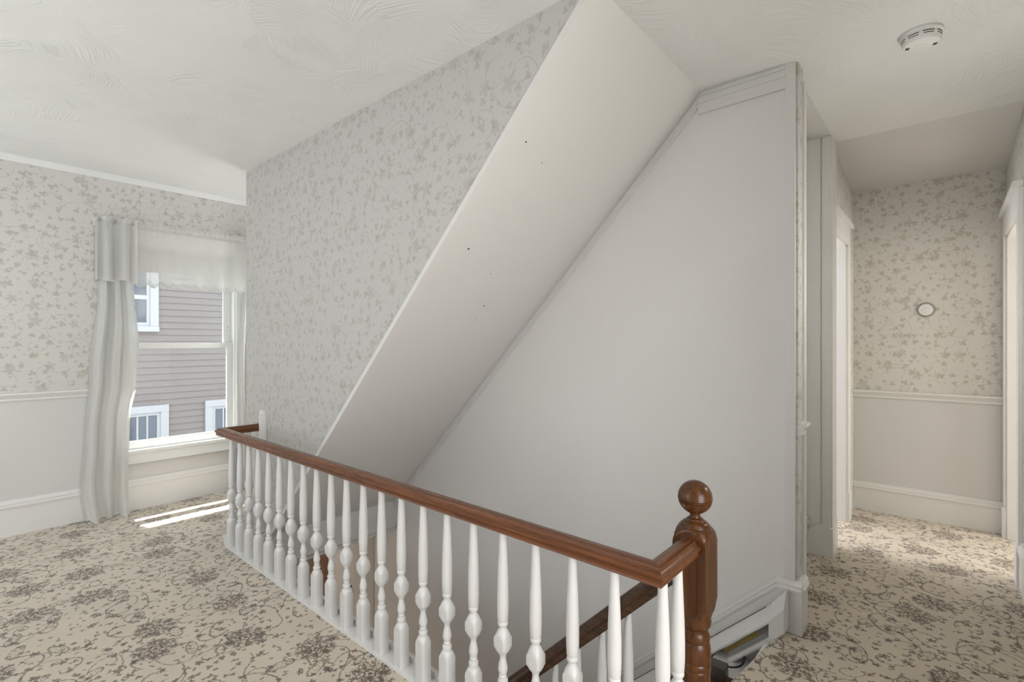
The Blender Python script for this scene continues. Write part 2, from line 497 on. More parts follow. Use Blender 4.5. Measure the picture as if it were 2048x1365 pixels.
# bead along its sloping lower edge
bm = bmesh.new()
w_ = .036
y0, y1 = SOF0+.01, ENDY+.0
prism(bm, [(AX-.003, y0, soff(y0)-.01), (AX-.003, y0+.0, soff(y0)-.01+w_), (AX-.003, y1, soff(y1)-.01+w_), (AX-.003, y1, soff(y1)-.01)], (.05, 0, 0))
struct('trim_3', bm, 'soffit_paint')

# plain stair wall
bm = boxes((BX, BX+.12, .545, 6.6, -2.85, CEIL)); wb = struct('wall_stair_right', bm, 'stair_wall')
SLP = .058
bm = bmesh.new()
for o0, o1, d in ((0, .020, .012), (.020, .040, .020), (.040, .058, .012)):
    prism(bm, [(BX, SOF0+.02, soff(SOF0+.02)-o0), (BX, ENDY, soff(ENDY)-o0), (BX, ENDY, soff(ENDY)-o1), (BX, SOF0+.02, soff(SOF0+.02)-o1)], (-d, 0, 0))
struct('trim_4', bm, 'white_trim')
bm = boxes((BX-.016, BX, .583, SOF0+.02, CEIL-.115, CEIL), (BX-.022, BX, .583, SOF0+.01, CEIL-.115+.055, CEIL-.115+.066), (BX-.022, BX, .583, SOF0+.01, CEIL-.025, CEIL-.012)); struct('trim_5', bm, 'white_trim')
bm = bmesh.new(); box(bm, BX-.018, BX+.002, .540, .583, .255, CEIL, .003); struct('trim_6', bm, 'white_trim')
# corner: papered return, bead, and the stub of chair rail
bm = boxes((BX, BX+.095, .530, .548, 0, CEIL)); struct('wall_corner_return', bm, 'wallpaper_x')
bm = bmesh.new(); lathe(bm, [(.013, .25), (.013, CEIL-.06)], 'z', (BX+.105, .528, 0), 12); struct('trim_7', bm, 'white_trim')
bm = bmesh.new(); moulding(bm, [(a, b) for a, b in CRP], (BX+.0, .530, CR0-.02), (BX+.098, .530, CR0-.02), (0, -1, 0)); struct('trim_8', bm, 'white_trim')
# shallow recess beyond the stair wall: glossy white back and jamb
RB = .705
bm = boxes((BX+.095, 3.80, RB, RB+.12, 0, CEIL), (3.80, CX+.005, .562, RB+.12, 0, CEIL)); struct('wall_hall_left', bm, 'gloss_wall')
bm = boxes((BX+.1, 3.80, .56, RB, CEIL-.004, CEIL+.15)); struct('ceiling_recess', bm, 'hall_ceiling_shaded')
bm = bmesh.new(); box(bm, 3.785, 3.80, .562, .607, 0, CEIL-.005, .003); struct('trim_9', bm, 'white_trim')
bm = bmesh.new(); prism(bm, [(3.80, .552, 0), (3.80, RB, 0), (3.80, RB, .14), (3.80, .622, .205), (3.80, .552, .185)], (-.020, 0, 0)); box(bm, 3.782, CX+.02, .545, .566, 0, .19, .003); struct('trim_11', bm, 'white_trim')
bm = bmesh.new(); box(bm, 3.80, CX+.008, .550, .563, .19, CEIL-.002, .003); struct('trim_16', bm, 'white_trim')
# wall with the side door
EX0, EX1, EH = 4.02, 4.62, 2.14
bm = boxes((CX, EX0, CY+.005, CY+.12, 0, CEIL), (EX1, DX+.1, CY+.02, CY+.12, 0, CEIL), (EX0, EX1, CY+.02, CY+.12, EH, CEIL)); struct('wall_hall_door', bm, 'wallpaper_x')
# end of the hall
bm = boxes((DX, DX+.12, FY-.1, CY+.12, CR0-.03, 2.75)); wd = struct('wall_hall_end', bm, 'wallpaper_hall')
bm = boxes((DX, DX+.12, FY-.1, CY+.12, 0, CR0-.03)); part('wainscot', bm, 'wainscot', wd)
bm = bmesh.new(); moulding(bm, CRP, (DX, FY, CR0-.03), (DX, CY+.02, CR0-.03), (-1, 0, 0)); struct('trim_10', bm, 'white_trim')
bm = bmesh.new(); moulding(bm, [(a, b*.9) for a, b in BBP], (DX, FY, 0), (DX, CY+.02, 0), (-1, 0, 0)); struct('baseboard_hall_end', bm, 'white_trim')
# hall wall opposite, with its doorway
FX0, FX1, FH = 4.15, 4.965, 2.14
bm = boxes((GX, -.75, FY-.12, FY, 0, CEIL), (1.35, FX0, FY-.12, FY, 0, CEIL), (-.75, 1.35, FY-.12, FY, 2.2, CEIL), (FX1, DX+.1, FY-.12, FY, 0, CEIL), (FX0, FX1, FY-.12, FY, FH, CEIL)); struct('wall_hall_right', bm, 'wallpaper_x')
bm = bmesh.new(); moulding(bm, BBP, (1.47, FY, 0), (FX0-.12, FY, 0), (0, 1, 0)); struct('baseboard_hall_right', bm, 'white_trim')

def casing(prefix, x0, x1, hgt, yf, out, ydeep):
    """door lining and casings, each board a part; out = -1/+1 side the casing stands proud"""
    d = thing(prefix, None, None, ((x0+x1)/2, yf, 0), structure=True)
    yo = yf + out*.022
    ya, yb = min(yf, yo), max(yf, yo)
    for a, b in ((x0-.115, x0-.002), (x1+.002, min(x1+.098, DX-.004))):
        bm = bmesh.new(); box(bm, a, b, ya, yb, .22, hgt, .004)
        part('casing', bm, 'white_trim', d)
        bm = bmesh.new(); box(bm, a-.003, min(b+.003, DX-.002), min(yf, yf+out*.030), max(yf, yf+out*.030), 0, .22, .004)
        part('plinth', bm, 'white_trim', d)
    bm = bmesh.new(); box(bm, x0-.115, min(x1+.098, DX-.004), ya, yb, hgt, hgt+.14, .004)
    box(bm, x0-.13, min(x1+.11, DX-.002), min(yf, yf+out*.045), max(yf, yf+out*.045), hgt+.14, hgt+.175, .006)
    part('head_casing', bm, 'white_trim', d)
    y2 = yf - out*ydeep
    yl, yh = min(y2, yf+out*.004), max(y2, yf+out*.004)
    for a, b in ((x0-.002, x0+.012), (x1-.012, x1+.002)):
        bm = bmesh.new(); box(bm, a, b, yl, yh, 0, hgt); part('jamb', bm, 'white_trim', d)
    bm = bmesh.new(); box(bm, x0, x1, yl, yh, hgt-.012, hgt+.002); part('head_jamb', bm, 'white_trim', d)
    return d
casing('door_1', EX0, EX1, EH, CY+.02, -1, .13)
casing('door_2', FX0, FX1, FH, FY, 1, .14)
casing('added_doorway', -.75, 1.35, 2.2, FY, 1, .14)  # unseen doorway added to let the fill light in

# baseboards around the corner of the stair wall
bm = bmesh.new(); moulding(bm, BBP, (BX+.0, .530, 0), (BX+.118, .530, 0), (0, -1, 0)); moulding(bm, BBP, (BX+.1, RB, 0), (3.78, RB, 0), (0, -1, 0)); struct('baseboard_hall_left', bm, 'white_trim')
yk = .62; ye = 3.7
bm = bmesh.new(); moulding(bm, BBP, (BX, .512, 0), (BX, yk, 0), (-1, 0, 0))
BBS = [(a, b) for a, b in BBP[2:]]
sk = [(0, -.30), (.018, -.30)] + BBS
moulding(bm, sk, (BX, yk, 0), (BX, ye, -(ye-yk)*K), (-1, 0, 0))
struct('baseboard_stair', bm, 'white_trim')

# wall behind the camera, with two added windows (never in view) to carry the fill light
WIN = ((3.85, 4.85), (1.65, 2.65))
bm = boxes((GX-.15, GX, FY-.1, WIN[1][0], 0, CEIL), (GX-.15, GX, WIN[1][1], WIN[0][0], 0, CEIL), (GX-.15, GX, WIN[0][1], WY+.1, 0, CEIL),
           *[(GX-.15, GX, a, b, 0, .7) for a, b in WIN], *[(GX-.15, GX, a, b, 2.2, CEIL) for a, b in WIN])
struct('wall_rear', bm, 'stair_wall')
for i, (a, b) in enumerate(WIN):
    d = thing('window_%d' % (i+2), None, None, (GX, (a+b)/2, .7), structure=True)
    bm = boxes((GX, GX+.02, a-.1, a, .68, 2.3), (GX, GX+.02, b, b+.1, .68, 2.3), (GX, GX+.02, a, b, 2.2, 2.3), (GX, GX+.04, a-.1, b+.1, .65, .68)); part('casing', bm, 'white_trim', d)
# side rooms and the lower hall
bm = boxes((2.83, 6.0, 3.6, 3.7, 0, 2.75), (5.9, 6.0, CY+.12, 3.6, 0, 2.75), (5.9, 6.0, -3.2, FY-.12, 0, 2.75), (-1.6, 6.0, -3.2, -3.1, 0, 2.75), (-1.7, -1.6, -3.2, FY-.12, 0, 2.75), (2.0, 2.1, -3.1, FY-.12, 0, 2.75), (3.2, 3.3, -3.2, FY-.12, 0, 2.75)); struct('wall_side_rooms', bm, 'stair_wall')
bm = boxes((1.0, 2.8, 6.5, 6.6, -2.8, SL), (1.36, 1.40, -.3, 6.5, -2.8, SL), (1.4, 2.7, -.35, -.25, -2.8, SL)); struct('wall_lower_hall', bm, 'lower_wall')
bm = boxes((BX-.006, BX, 4.05, 6.5, -2.8, SL)); struct('wall_lower_right', bm, 'lower_wall')
# face of the floor at the far end of the stairwell, with its moulding
bm = boxes((LIP, BX-.001, ENDY-.012, ENDY+.02, SL-.01, -.005)); struct('trim_12', bm, 'soffit_paint')
bm = bmesh.new(); moulding(bm, [(0, 0), (.012, 0), (.02, .012), (.014, .022), (.024, .03), (.030, .046), (.018, .056), (0, .06)], (LIP, ENDY-.012, SL-.02), (BX-.005, ENDY-.012, SL-.02), (0, -1, 0)); struct('trim_13', bm, 'soffit_paint')
d = thing('door_3', None, None, (BX-.006, 5.2, -2.8), structure=True)
bm = boxes((BX-.03, BX-.006, 4.90, 5.65, -2.8, -.93)); part('panel', bm, 'wood_door', d)
bm = boxes((BX-.04, BX-.006, 4.80, 4.90, -2.8, -.85), (BX-.04, BX-.006, 5.65, 5.75, -2.8, -.85), (BX-.04, BX-.006, 4.90, 5.65, -.93, -.85)); part('casing', bm, 'wood_tread', d)

# ------------------------------------------------------------------ landing window
win = thing('window_1', None, None, ((OX0+OX1)/2, WY, OZ0), structure=True)
def wpart(name, *bs, mat='sash_paint', bev=.003, parent=None):
    bm = bmesh.new()
    for b in bs: box(bm, *b, bev)
    return part(name, bm, mat, parent or win)
wpart('casing', (OX0-.112, OX0, WY-.022, WY, OZ0-.02, OZ1)); wpart('casing', (OX1, OX1+.112, WY-.022, WY, OZ0-.02, OZ1))
wpart('head_casing', (OX0-.112, OX1+.112, WY-.022, WY, OZ1, OZ1+.115), (OX0-.12, OX1+.12, WY-.035, WY, OZ1+.112, OZ1+.135))
wpart('jamb', (OX0-.002, OX0+.012, WY, WY+T, OZ0, OZ1)); wpart('jamb', (OX1-.012, OX1+.002, WY, WY+T, OZ0, OZ1))
wpart('head_jamb', (OX0, OX1, WY, WY+T, OZ1-.012, OZ1+.002))
wpart('stool', (OX0-.13, OX1+.13, WY-.030, WY+.05, OZ0-.022, OZ0+.006), bev=.005)
wpart('outer_sill', (OX0, OX1, WY+.05, WY+T+.04, OZ0-.03, OZ0-.002))
wpart('apron', (OX0-.10, OX1+.10, WY-.018, WY, OZ0-.105, OZ0-.022), (OX0-.10, OX1+.10, WY-.026, WY, OZ0-.105, OZ0-.092))
a, b = OX0+.012, OX1-.012
MR0, MR1 = 1.335, 1.386
def sash(name, y0, z0, z1, rail0, rail1, stile):
    s = bpy.data.objects.new(name, None); COL.objects.link(s); s.parent = win; s.location = (0, 0, 0)
    wpart('stile', (a, a+stile, y0, y0+.034, z0, z1), parent=s); wpart('stile', (b-stile, b, y0, y0+.034, z0, z1), parent=s)
    wpart('rail', (a+stile, b-stile, y0, y0+.034, z0, z0+rail0), parent=s); wpart('rail', (a+stile, b-stile, y0, y0+.034, z1-rail1, z1), parent=s)
    wpart('pane', (a+stile, b-stile, y0+.014, y0+.018, z0+rail0, z1-rail1), mat='glass', bev=0, parent=s)
    return s
sash('lower_sash', WY+.035, OZ0+.006, MR1, .066, .05, .050)
sash('upper_sash', WY+.078, MR0, OZ1-.012, .05, .045, .066)
for zz in (1.50, 1.53):
    bm = bmesh.new(); lathe(bm, [(.004, WY+.074), (.004, WY+.079)], 'y', (OX1-.035, 0, zz), 8); part('screw', bm, 'grey_ring', win)

# eave outside shades the upper sash; unseen outer strip added to split the sun patch
bm = boxes((-.5, 4.5, WY+T, WY+.79, 2.80, 2.84)); struct('trim_14', bm, 'facade_trim')
bm = boxes((-.5, 4.5, WY+.985, WY+1.095, 2.79, 2.82)); struct('sun_splitter', bm, 'facade_trim')

# ------------------------------------------------------------------ neighbour's house
NY = 10.0
nh = thing('neighbour_house', 'grey clapboard house wall with white framed windows seen outside the window', 'house', (3.0, NY, -3.4))
bm = boxes((-1.5, 8.0, NY+.03, NY+5, -3.4, 6.2)); part('body', bm, 'clapboard_paint', nh)
def board_mesh(h):
    bm = bmesh.new()
    prism(bm, [(-1.5, 0.03, 0), (-1.5, -.016, 0), (-1.5, -.002, h), (-1.5, .03, h)], (9.5, 0, 0))
    bmesh.ops.recalc_face_normals(bm, faces=bm.faces)
    me = bpy.data.meshes.new('clapboard'); bm.to_mesh(me); bm.free(); me.materials.append(MATS['clapboard_paint']); return me
me = board_mesh(.1085)
for i in range(86):
    o = bpy.data.objects.new('clapboard', me); COL.objects.link(o); o.parent = nh
    o.location = (-3.0, 0, i*.109)
def nwin(x0, x1, z0, z1, bars, meet):
    f = bpy.data.objects.new('window', None); COL.objects.link(f); f.parent = nh; f.location = (0, 0, 0)
    c = .115
    bm = boxes((x0, x0+c, NY-.05, NY+.02, z0+.075, z1-c), (x1-c, x1, NY-.05, NY+.02, z0+.075, z1-c), (x0, x1, NY-.055, NY+.02, z1-c, z1), (x0-.0, x1+.0, NY-.085, NY+.02, z0-.01, z0+.075))
    part('frame', bm, 'facade_trim', f)
    s = .05
    bm = boxes((x0+c, x0+c+s, NY-.03, NY+.02, z0+.075, z1-c), (x1-c-s, x1-c, NY-.03, NY+.02, z0+.075, z1-c), (x0+c+s, x1-c-s, NY-.03, NY+.02, z0+.075, z0+.14), (x0+c+s, x1-c-s, NY-.03, NY+.02, z1-c-s, z1-c),
               (x0+c+s, x1-c-s, NY-.03, NY+.02, meet-.035, meet+.035))
    part('sash', bm, 'facade_trim', f)
    bm = boxes((x0+c+s, x1-c-s, NY-.016, NY-.010, z0+.14, z1-c-s)); part('pane', bm, 'facade_glass', f)
    for k in range(bars):
        xx = x0+c+s + (x1-x0-2*c-2*s)*(k+1)/(bars+1)
        bm = boxes((xx-.012, xx+.012, NY-.026, NY-.005, z0+.14, z1-c-s)); part('muntin', bm, 'facade_trim', f)
nwin(1.50, 2.455, 1.565, 3.25, 0, 2.12)
nwin(1.60, 2.60, -1.45, .325, 4, -.60)
nwin(3.155, 4.15, -1.45, .335, 4, -.60)
bm = boxes((-8, 14, 5.4, 16, -3.5, -3.4)); g = struct('ground', bm, 'ground_grass')

# ------------------------------------------------------------------ staircase
st = thing('staircase', 'enclosed stair of brown wooden treads descending below the landing balustrade', 'staircase', (2.15, TOPY, 0))
for i in range(13):
    zt = -RISE*(i+1); y0 = TOPY + RUN*i
    bm = bmesh.new(); box(bm, 1.60, BX-.019, y0-.02, y0+RUN+.02, zt-.03, zt, .006); part('tread', bm, 'white_trim', st)
    bm = bmesh.new(); box(bm, 1.70, 2.465, y0-.022, y0+RUN-.03, zt, zt+.006, .002); part('runner', bm, 'wood_tread', st)
for i in range(14):
    zt = -RISE*i; y0 = TOPY - .03 + RUN*i
    bm = bmesh.new(); box(bm, 1.60, BX-.019, y0, y0+.018, zt-RISE-.0, zt-.031); part('riser', bm, 'white_trim', st)
bm = bmesh.new(); ye = TOPY + RUN*13
prism(bm, [(1.555, TOPY-.02, .03), (1.555, ye, .03-(ye-TOPY+.02)*K), (1.555, ye, -.42-(ye-TOPY+.02)*K), (1.555, TOPY-.02, -.42)], (.045, 0, 0)); part('stringer', bm, 'white_trim', st)

# ------------------------------------------------------------------ landing balustrade
def rx(y): return RX0 + (RX1-RX0)*(y-RY0)/(RY1-RY0)
RAILB = .738
lb = thing('landing_balustrade', 'long landing railing of white turned balusters with reddish brown handrail and ball-topped newel', 'railing', (RX0, 2.2, 0))
HALF = [(0, .051), (.015, .0505), (.020, .0485), (.0225, .043), (.027, .0375), (.033, .034), (.0370, .0315), (.0375, .025), (.034, .0215), (.0305, .019), (.0295, .010), (.031, .005), (.028, 0)]
RAILP = HALF + [(-a_, b_) for a_, b_ in reversed(HALF[1:])]
NX, NYW = 1.58, .60
cor0 = (RX0, RY0, RAILB); cor1 = (RX1, RY1, RAILB)
bm = bmesh.new(); 
def mitre_run(path, i0, i1):
    """one straight length of the mitred rail"""
    full = [Vector(q) for q in path]
    bm = bmesh.new(); rings = []
    for i in (i0, i1):
        t0 = (full[i] - full[i-1]) if i else (full[1]-full[0])
        t1 = (full[i+1] - full[i]) if i < len(full)-1 else t0
        a_ = Vector((t0.x, t0.y, 0)).normalized(); b_ = Vector((t1.x, t1.y, 0)).normalized()
        na, nb = Vector((a_.y, -a_.x, 0)), Vector((b_.y, -b_.x, 0))
        m = (na+nb).normalized(); m = m/max(.2, m.dot(na))
        rings.append([full[i] + m*l + Vector((0, 0, u)) for l, u in RAILP])
    n = 14 if (full[i1]-full[i0]).length > 1 else 3
    loft(bm, [[p_.lerp(q_, k/n) for p_, q_ in zip(*rings)] for k in range(n+1)])
    return bm
path = [(NX-.050, NYW, RAILB), cor0, cor1, (AX-.016, RY1, RAILB)]
bm.free()
part('handrail', mitre_run(path, 0, 1), 'wood_across', lb)
part('handrail', mitre_run(path, 1, 2), 'wood_along', lb)
part('handrail', mitre_run(path, 2, 3), 'wood_across', lb)
B0 = .012
H2 = .0225
BAL = [(0, H2, .04), (.160, H2, .0318), (.168, H2, .0285), (.176, H2, .0245), (.183, .0205, .0205), (.188, .0150), (.190, .0128), (.194, .0175), (.201, .0185), (.207, .0170), (.210, .0125), (.215, .0130), (.219, .0142), (.223, .0120),
       (.230, .0145), (.240, .0172), (.252, .0165), (.268, .0130), (.284, .0100), (.289, .0125), (.293, .0125),
       (.296, .0140), (.303, H2, .0200), (.311, H2, .0255), (.320, H2, .0318), (.352, H2, .0318), (.361, H2, .0260), (.371, H2, .0210), (.380, .0160), (.384, .0125), (.390, .0122), (.394, .0165), (.400, .0185), (.406, .0180), (.409, .0165), (.413, .0188),
       (.450, .0205), (.500, .0205), (.560, .0190), (.620, .0165), (.680, .0140), (.735, .0125)]
bm = bmesh.new(); turned(bm, BAL, 24)
proto = finish('baluster', bm, 'white_baluster', lb, 30)
def put(o, x_, y_, z_): o.location = Vector((x_, y_, z_)) - lb.location
first = True
N = 21
ys = [.729 + (3.665-.729)*k/(N-1) for k in range(N)]
spots = [(rx(yy), yy) for yy in ys] + [(1.340, RY0), (1.445, RY0), (1.40, RY1), (1.50, RY1)]
for k, (x_, y_) in enumerate(spots):
    o = proto if k == 0 else proto.copy()
    if k: COL.objects.link(o)
    o.rotation_euler.z = random.uniform(-.04, .04)
    put(o, x_, y_, B0)
# shoe plate and lip along the edge of the well
bm = bmesh.new(); prism(bm, [(rx(.55)-.030, .55, -.005), (1.348, .55, -.005), (1.348, 3.90, -.005), (rx(3.7)-.030, 3.70, -.005)], (0, 0, B0+.005)); part('shoe_plate', bm, 'white_trim', lb)
bm = bmesh.new(); box(bm, 1.346, LIP, .66, ENDY+.02, SL, .034, .003); part('edge_board', bm, 'white_trim', lb)
bm = bmesh.new(); box(bm, 1.348, AX-.001, ENDY+.03, ENDY+.16, -.005, B0, .003); part('shoe_plate', bm, 'white_trim', lb)
bm = bmesh.new(); box(bm, 1.348, 1.535, .545, .655, -.26, B0, .003); part('shoe_plate', bm, 'white_trim', lb)
# newel
bm = bmesh.new()
NH_ = .0520
turned(bm, [(-.9, .046), (-.10, .046), (.10, .046), (.33, .0455), (.355, .0450), (.360, .0465), (.368, .0475), (.372, .0455), (.378, .0475), (.390, .0475), (.394, .0450), (.400, .0475), (.410, .0475),
            (.435, .0470), (.450, .0440), (.456, .0415), (.462, .0440), (.470, .0455), (.484, .0400), (.494, .0375), (.500, .0395), (.504, .0450), (.510, .0475), (.522, .0490), (.530, .0470), (.536, .0490),
            (.548, NH_, .0520), (.553, NH_, .0580), (.560, NH_, .0640), (.570, NH_, .0695), (.585, NH_, .0740), (.770, NH_, .0740), (.781, NH_, .0710), (.791, NH_, .0665), (.800, NH_, .0610), (.807, NH_, .0560), (.812, .0515), (.815, .0490), (.8155, .0465), (.821, .0440)], 48, (NX, NYW, 0))
nw = part('newel_post', bm, 'wood_upright', lb)
bm = bmesh.new()
prof = [(.042, .8205), (.041, .8235), (.036, .829), (.029, .832), (.026, .835), (.024, .839), (.017, .842), (.0155, .848), (.0165, .855)]
zc, R = .905, .0525
for k in range(1, 22):
    th = PI*(k/22.0)
    z_ = zc - R*math.cos(th); r_ = R*math.sin(th)
    if z_ < .857: continue
    prof.append((r_, z_))
    if k in (9, 10): prof += [(r_+.0004, z_+.0030), (r_-.0014, z_+.0036), (r_+.0008, z_+.0044)]
prof.sort(key=lambda q: q[1])
prof.append((.001, zc+R))
lathe(bm, prof, 'z', (NX, NYW, 0), 40)
fin = part('ball_finial', bm, 'wood_upright', nw); fin.location = (0, 0, 0)
# white scrolled half-post where the far return meets the papered wall
bm = bmesh.new()
sil = [(.030, 0), (.030, .60), (.036, .66), (.034, .70), (.040, .73), (.040, .80), (.034, .812), (.038, .825), (.044, .84), (.044, .862), (.036, .876), (.018, .885)]
pts = [(AX-.016, RY1+a_, b_) for a_, b_ in sil] + [(AX-.016, RY1-a_, b_) for a_, b_ in reversed(sil)]
prism(bm, pts, (.016, 0, 0)); part('wall_plate', bm, 'white_trim', lb)
bm = bmesh.new(); box(bm, AX-.05, AX-.0, RY1-.052, RY1-.034, .0, .86, .008); part('half_post', bm, 'white_trim', lb)

# ------------------------------------------------------------------ stair balustrade
SRZ0, SRK = .640, .985
sb = thing('stair_balustrade', 'dark brown sloping stair handrail with slim white balusters below the landing rail', 'railing', (NX, TOPY, 0))
def srz(y): return SRZ0 - (y-.70)*SRK      # top of the sloping rail
prf = [(l, u*1.18) for l, u in RAILP]
ylo = 3.1
bm = bmesh.new()
pa, pb = Vector((NX+.01, .645, srz(.645)-.062)), Vector((NX+.01, ylo, srz(ylo)-.062))
nrm = Vector((0, .69, .724)).normalized()
loft(bm, [[q + Vector((l, 0, 0)) + nrm*u for l, u in prf] for q in [pa.lerp(pb, k/10) for k in range(11)]])
part('handrail', bm, 'wood_stair_rail', sb)
zmap = lambda z: z
HB = .60
bm = bmesh.new()
stn = [(q[0]/.735*HB,) + tuple(r*.86 for r in q[1:]) for q in BAL]
turned(bm, stn, 24)
pr2 = finish('baluster', bm, 'white_baluster', sb, 30)
for k in range(22):
    y_ = .838 + .105*k
    o = pr2 if k == 0 else pr2.copy()
    if k: COL.objects.link(o)
    o.location = Vector((NX+.01, y_, srz(y_)-.055-HB)) - sb.location

# ------------------------------------------------------------------ sloped heater along the stair wall, its cord and outlet
HS = (0, 1, -K)
hx = BX - .026
def hz(y): return -.012 - (y-.60)*K     # underside line
hp = [(0, 0), (.074, 0), (.078, .012), (.066, .030), (.020, .034), (.012, .045), (.012, .135), (.020, .140), (.074, .098), (.082, .100), (.082, .112), (.036, .166), (.0, .170)]
ht = thing('baseboard_heater', 'white metal heater with yellow sticker sloping down the stair wall beside the newel', 'heater', (hx, .6, 0))
ya, yb = .612, 2.9
bm = bmesh.new(); moulding(bm, hp, (hx, ya, hz(ya)), (hx, yb, hz(yb)), (-1, 0, 0)); part('housing', bm, 'heater_enamel', ht)
bm = bmesh.new(); moulding(bm, [(-.002, -.008), (.080, -.008), (.090, .006), (.090, .112), (.040, .178), (-.002, .180)], (hx, ya-.045, hz(ya-.045)+.018), (hx, ya+.02, hz(ya+.02)), (-1, 0, 0)); part('end_cap', bm, 'heater_enamel', ht)
bm = bmesh.new(); moulding(bm, [(.0125, .046), (.016, .046), (.016, .134), (.0125, .134)], (hx, ya+.02, hz(ya+.02)), (hx, yb-.02, hz(yb-.02)), (-1, 0, 0)); part('inner_panel', bm, 'heater_inner', ht)
for z0_, z1_ in ((.052, .078), (.084, .110)):
    bm = bmesh.new(); moulding(bm, [(.016, z0_), (.0185, z0_), (.0185, z1_), (.016, z1_)], (hx, .695, hz(.695)), (hx, .86, hz(.86)), (-1, 0, 0)); part('sticker', bm, 'label_yellow', ht)
bm = bmesh.new(); moulding(bm, [(.016, .078), (.024, .078), (.024, .084), (.016, .084)], (hx, .66, hz(.66)), (hx, 1.3, hz(1.3)), (-1, 0, 0)); part('element_rod', bm, 'silver', ht)
bm = bmesh.new(); moulding(bm, [(.018, .150), (.030, .150), (.0445, .161), (.030, .1745), (.018, .1725)], (hx, ya+.03, hz(ya+.03)), (hx, 1.15, hz(1.15)), (-1, 0, 0)); bm.free()
bm = bmesh.new(); moulding(bm, [(.006, .1695), (.014, .1690), (.014, .1706), (.006, .1711)], (hx, ya+.05, hz(ya+.05)), (hx, yb-.05, hz(yb-.05)), (-1, 0, 0)); part('top_slot', bm, 'dark_gap', ht)
oy, oz = .815, -.165
ob = thing('junction_box', 'small dark brown electrical box on the stair tread behind the newel', 'junction box', (2.43, oy, -.194))
bm = bmesh.new(); box(bm, 2.395, 2.462, oy-.04, oy+.04, -.194, -.128, .006); part('box_body', bm, 'outlet_brown', ob)
bm = bmesh.new(); lathe(bm, [(.016, 2.461), (.016, 2.480), (.010, 2.484)], 'x', (0, oy, oz), 14); part('plug', bm, 'black', ob)
bm = bmesh.new()
c0, c1, c2, c3 = Vector((hx-.072, .745, hz(.745)+.004)), Vector((hx-.095, .735, -.17)), Vector((2.56, .745, -.20)), Vector((2.484, oy, oz))
tube(bm, [c0*(1-t)**3 + c1*3*t*(1-t)**2 + c2*3*t*t*(1-t) + c3*t**3 for t in [k/20 for k in range(21)]], .0045)
part('cord', bm, 'black', ht)
bm = bmesh.new(); tube(bm, [(BX-.008, 4.43, -1.02), (BX-.03, 4.43, -1.02), (BX-.045, 4.43, -1.03), (BX-.045, 4.43, -1.07), (BX-.03, 4.43, -1.08)], .007)
tag(finish('wall_hook', bm, 'black'), 'small black hook on the lower stair wall seen between balusters', 'hook')

# ------------------------------------------------------------------ smoke detector and wall button
sd = thing('smoke_detector', 'round white smoke detector with dark vent slots on the ceiling', 'smoke detector', (2.80, .078, CEIL))
L = sd.location
bm = bmesh.new(); lathe(bm, [(.074, 0), (.076, -.004), (.076, -.014), (.071, -.015)], 'z', L, 48); part('base_plate', bm, 'detector_plastic', sd)
bm = bmesh.new(); lathe(bm, [(.0695, -.014), (.0695, -.020), (.0675, -.044), (.063, -.052), (.050, -.055), (.020, -.056), (.001, -.056)], 'z', L, 48); part('cover', bm, 'detector_plastic', sd)
bm = bmesh.new(); lathe(bm, [(.0165, -.0555), (.0165, -.0575), (.014, -.0580), (.001, -.0580)], 'z', L, 24); part('test_button', bm, 'detector_plastic', sd)
def arc_slot(a0, a1, z_, r0, hgt):
    bm = bmesh.new(); rings = []
    n = 8
    for k in range(n+1):
        a_ = math.radians(a0 + (a1-a0)*k/n)
        c_, s_ = math.cos(a_), math.sin(a_)
        rings.append([L + Vector((q*c_, q*s_, z_+h_)) for q, h_ in ((r0-.004, -hgt), (r0+.0006, -hgt), (r0+.0006, hgt), (r0-.004, hgt))])
    loft(bm, rings); part('vent_slot', bm, 'dark_gap', sd)
for a0 in range(0, 360, 45):
    arc_slot(a0+6, a0+40, -.024, .0692, .0016)
    arc_slot(a0+8, a0+38, -.033, .0684, .0013)
for ang in (100, 290):
    for k in range(4):
        a_ = math.radians(ang + k*6 - 9); bm = bmesh.new()
        c_, s_ = math.cos(a_), math.sin(a_)
        box(bm, -.007, .007, -.0014, .0014, -.0005, .0005)
        for v in bm.verts: v.co = L + Vector((c_*(.048+v.co.x) - s_*v.co.y, s_*(.048+v.co.x) + c_*v.co.y, -.0553+v.co.z))
        part('sound_slot', bm, 'dark_gap', sd)

wm = thing('wall_medallion', 'small round white wall disc with grey rim on the papered hall end', 'wall disc', (DX, .113, 1.644))
q = (0, .113, 1.644)
bm = bmesh.new(); lathe(bm, [(.054, DX), (.056, DX-.006), (.053, DX-.012), (.046, DX-.012), (.044, DX-.008)], 'x', q, 40); part('rim', bm, 'grey_ring', wm)
bm = bmesh.new(); lathe(bm, [(.045, DX), (.045, DX-.010), (.040, DX-.013), (.030, DX-.011), (.024, DX-.015), (.018, DX-.013), (.010, DX-.018), (.001, DX-.020)], 'x', q, 40); part('disc', bm, 'detector_plastic', wm)

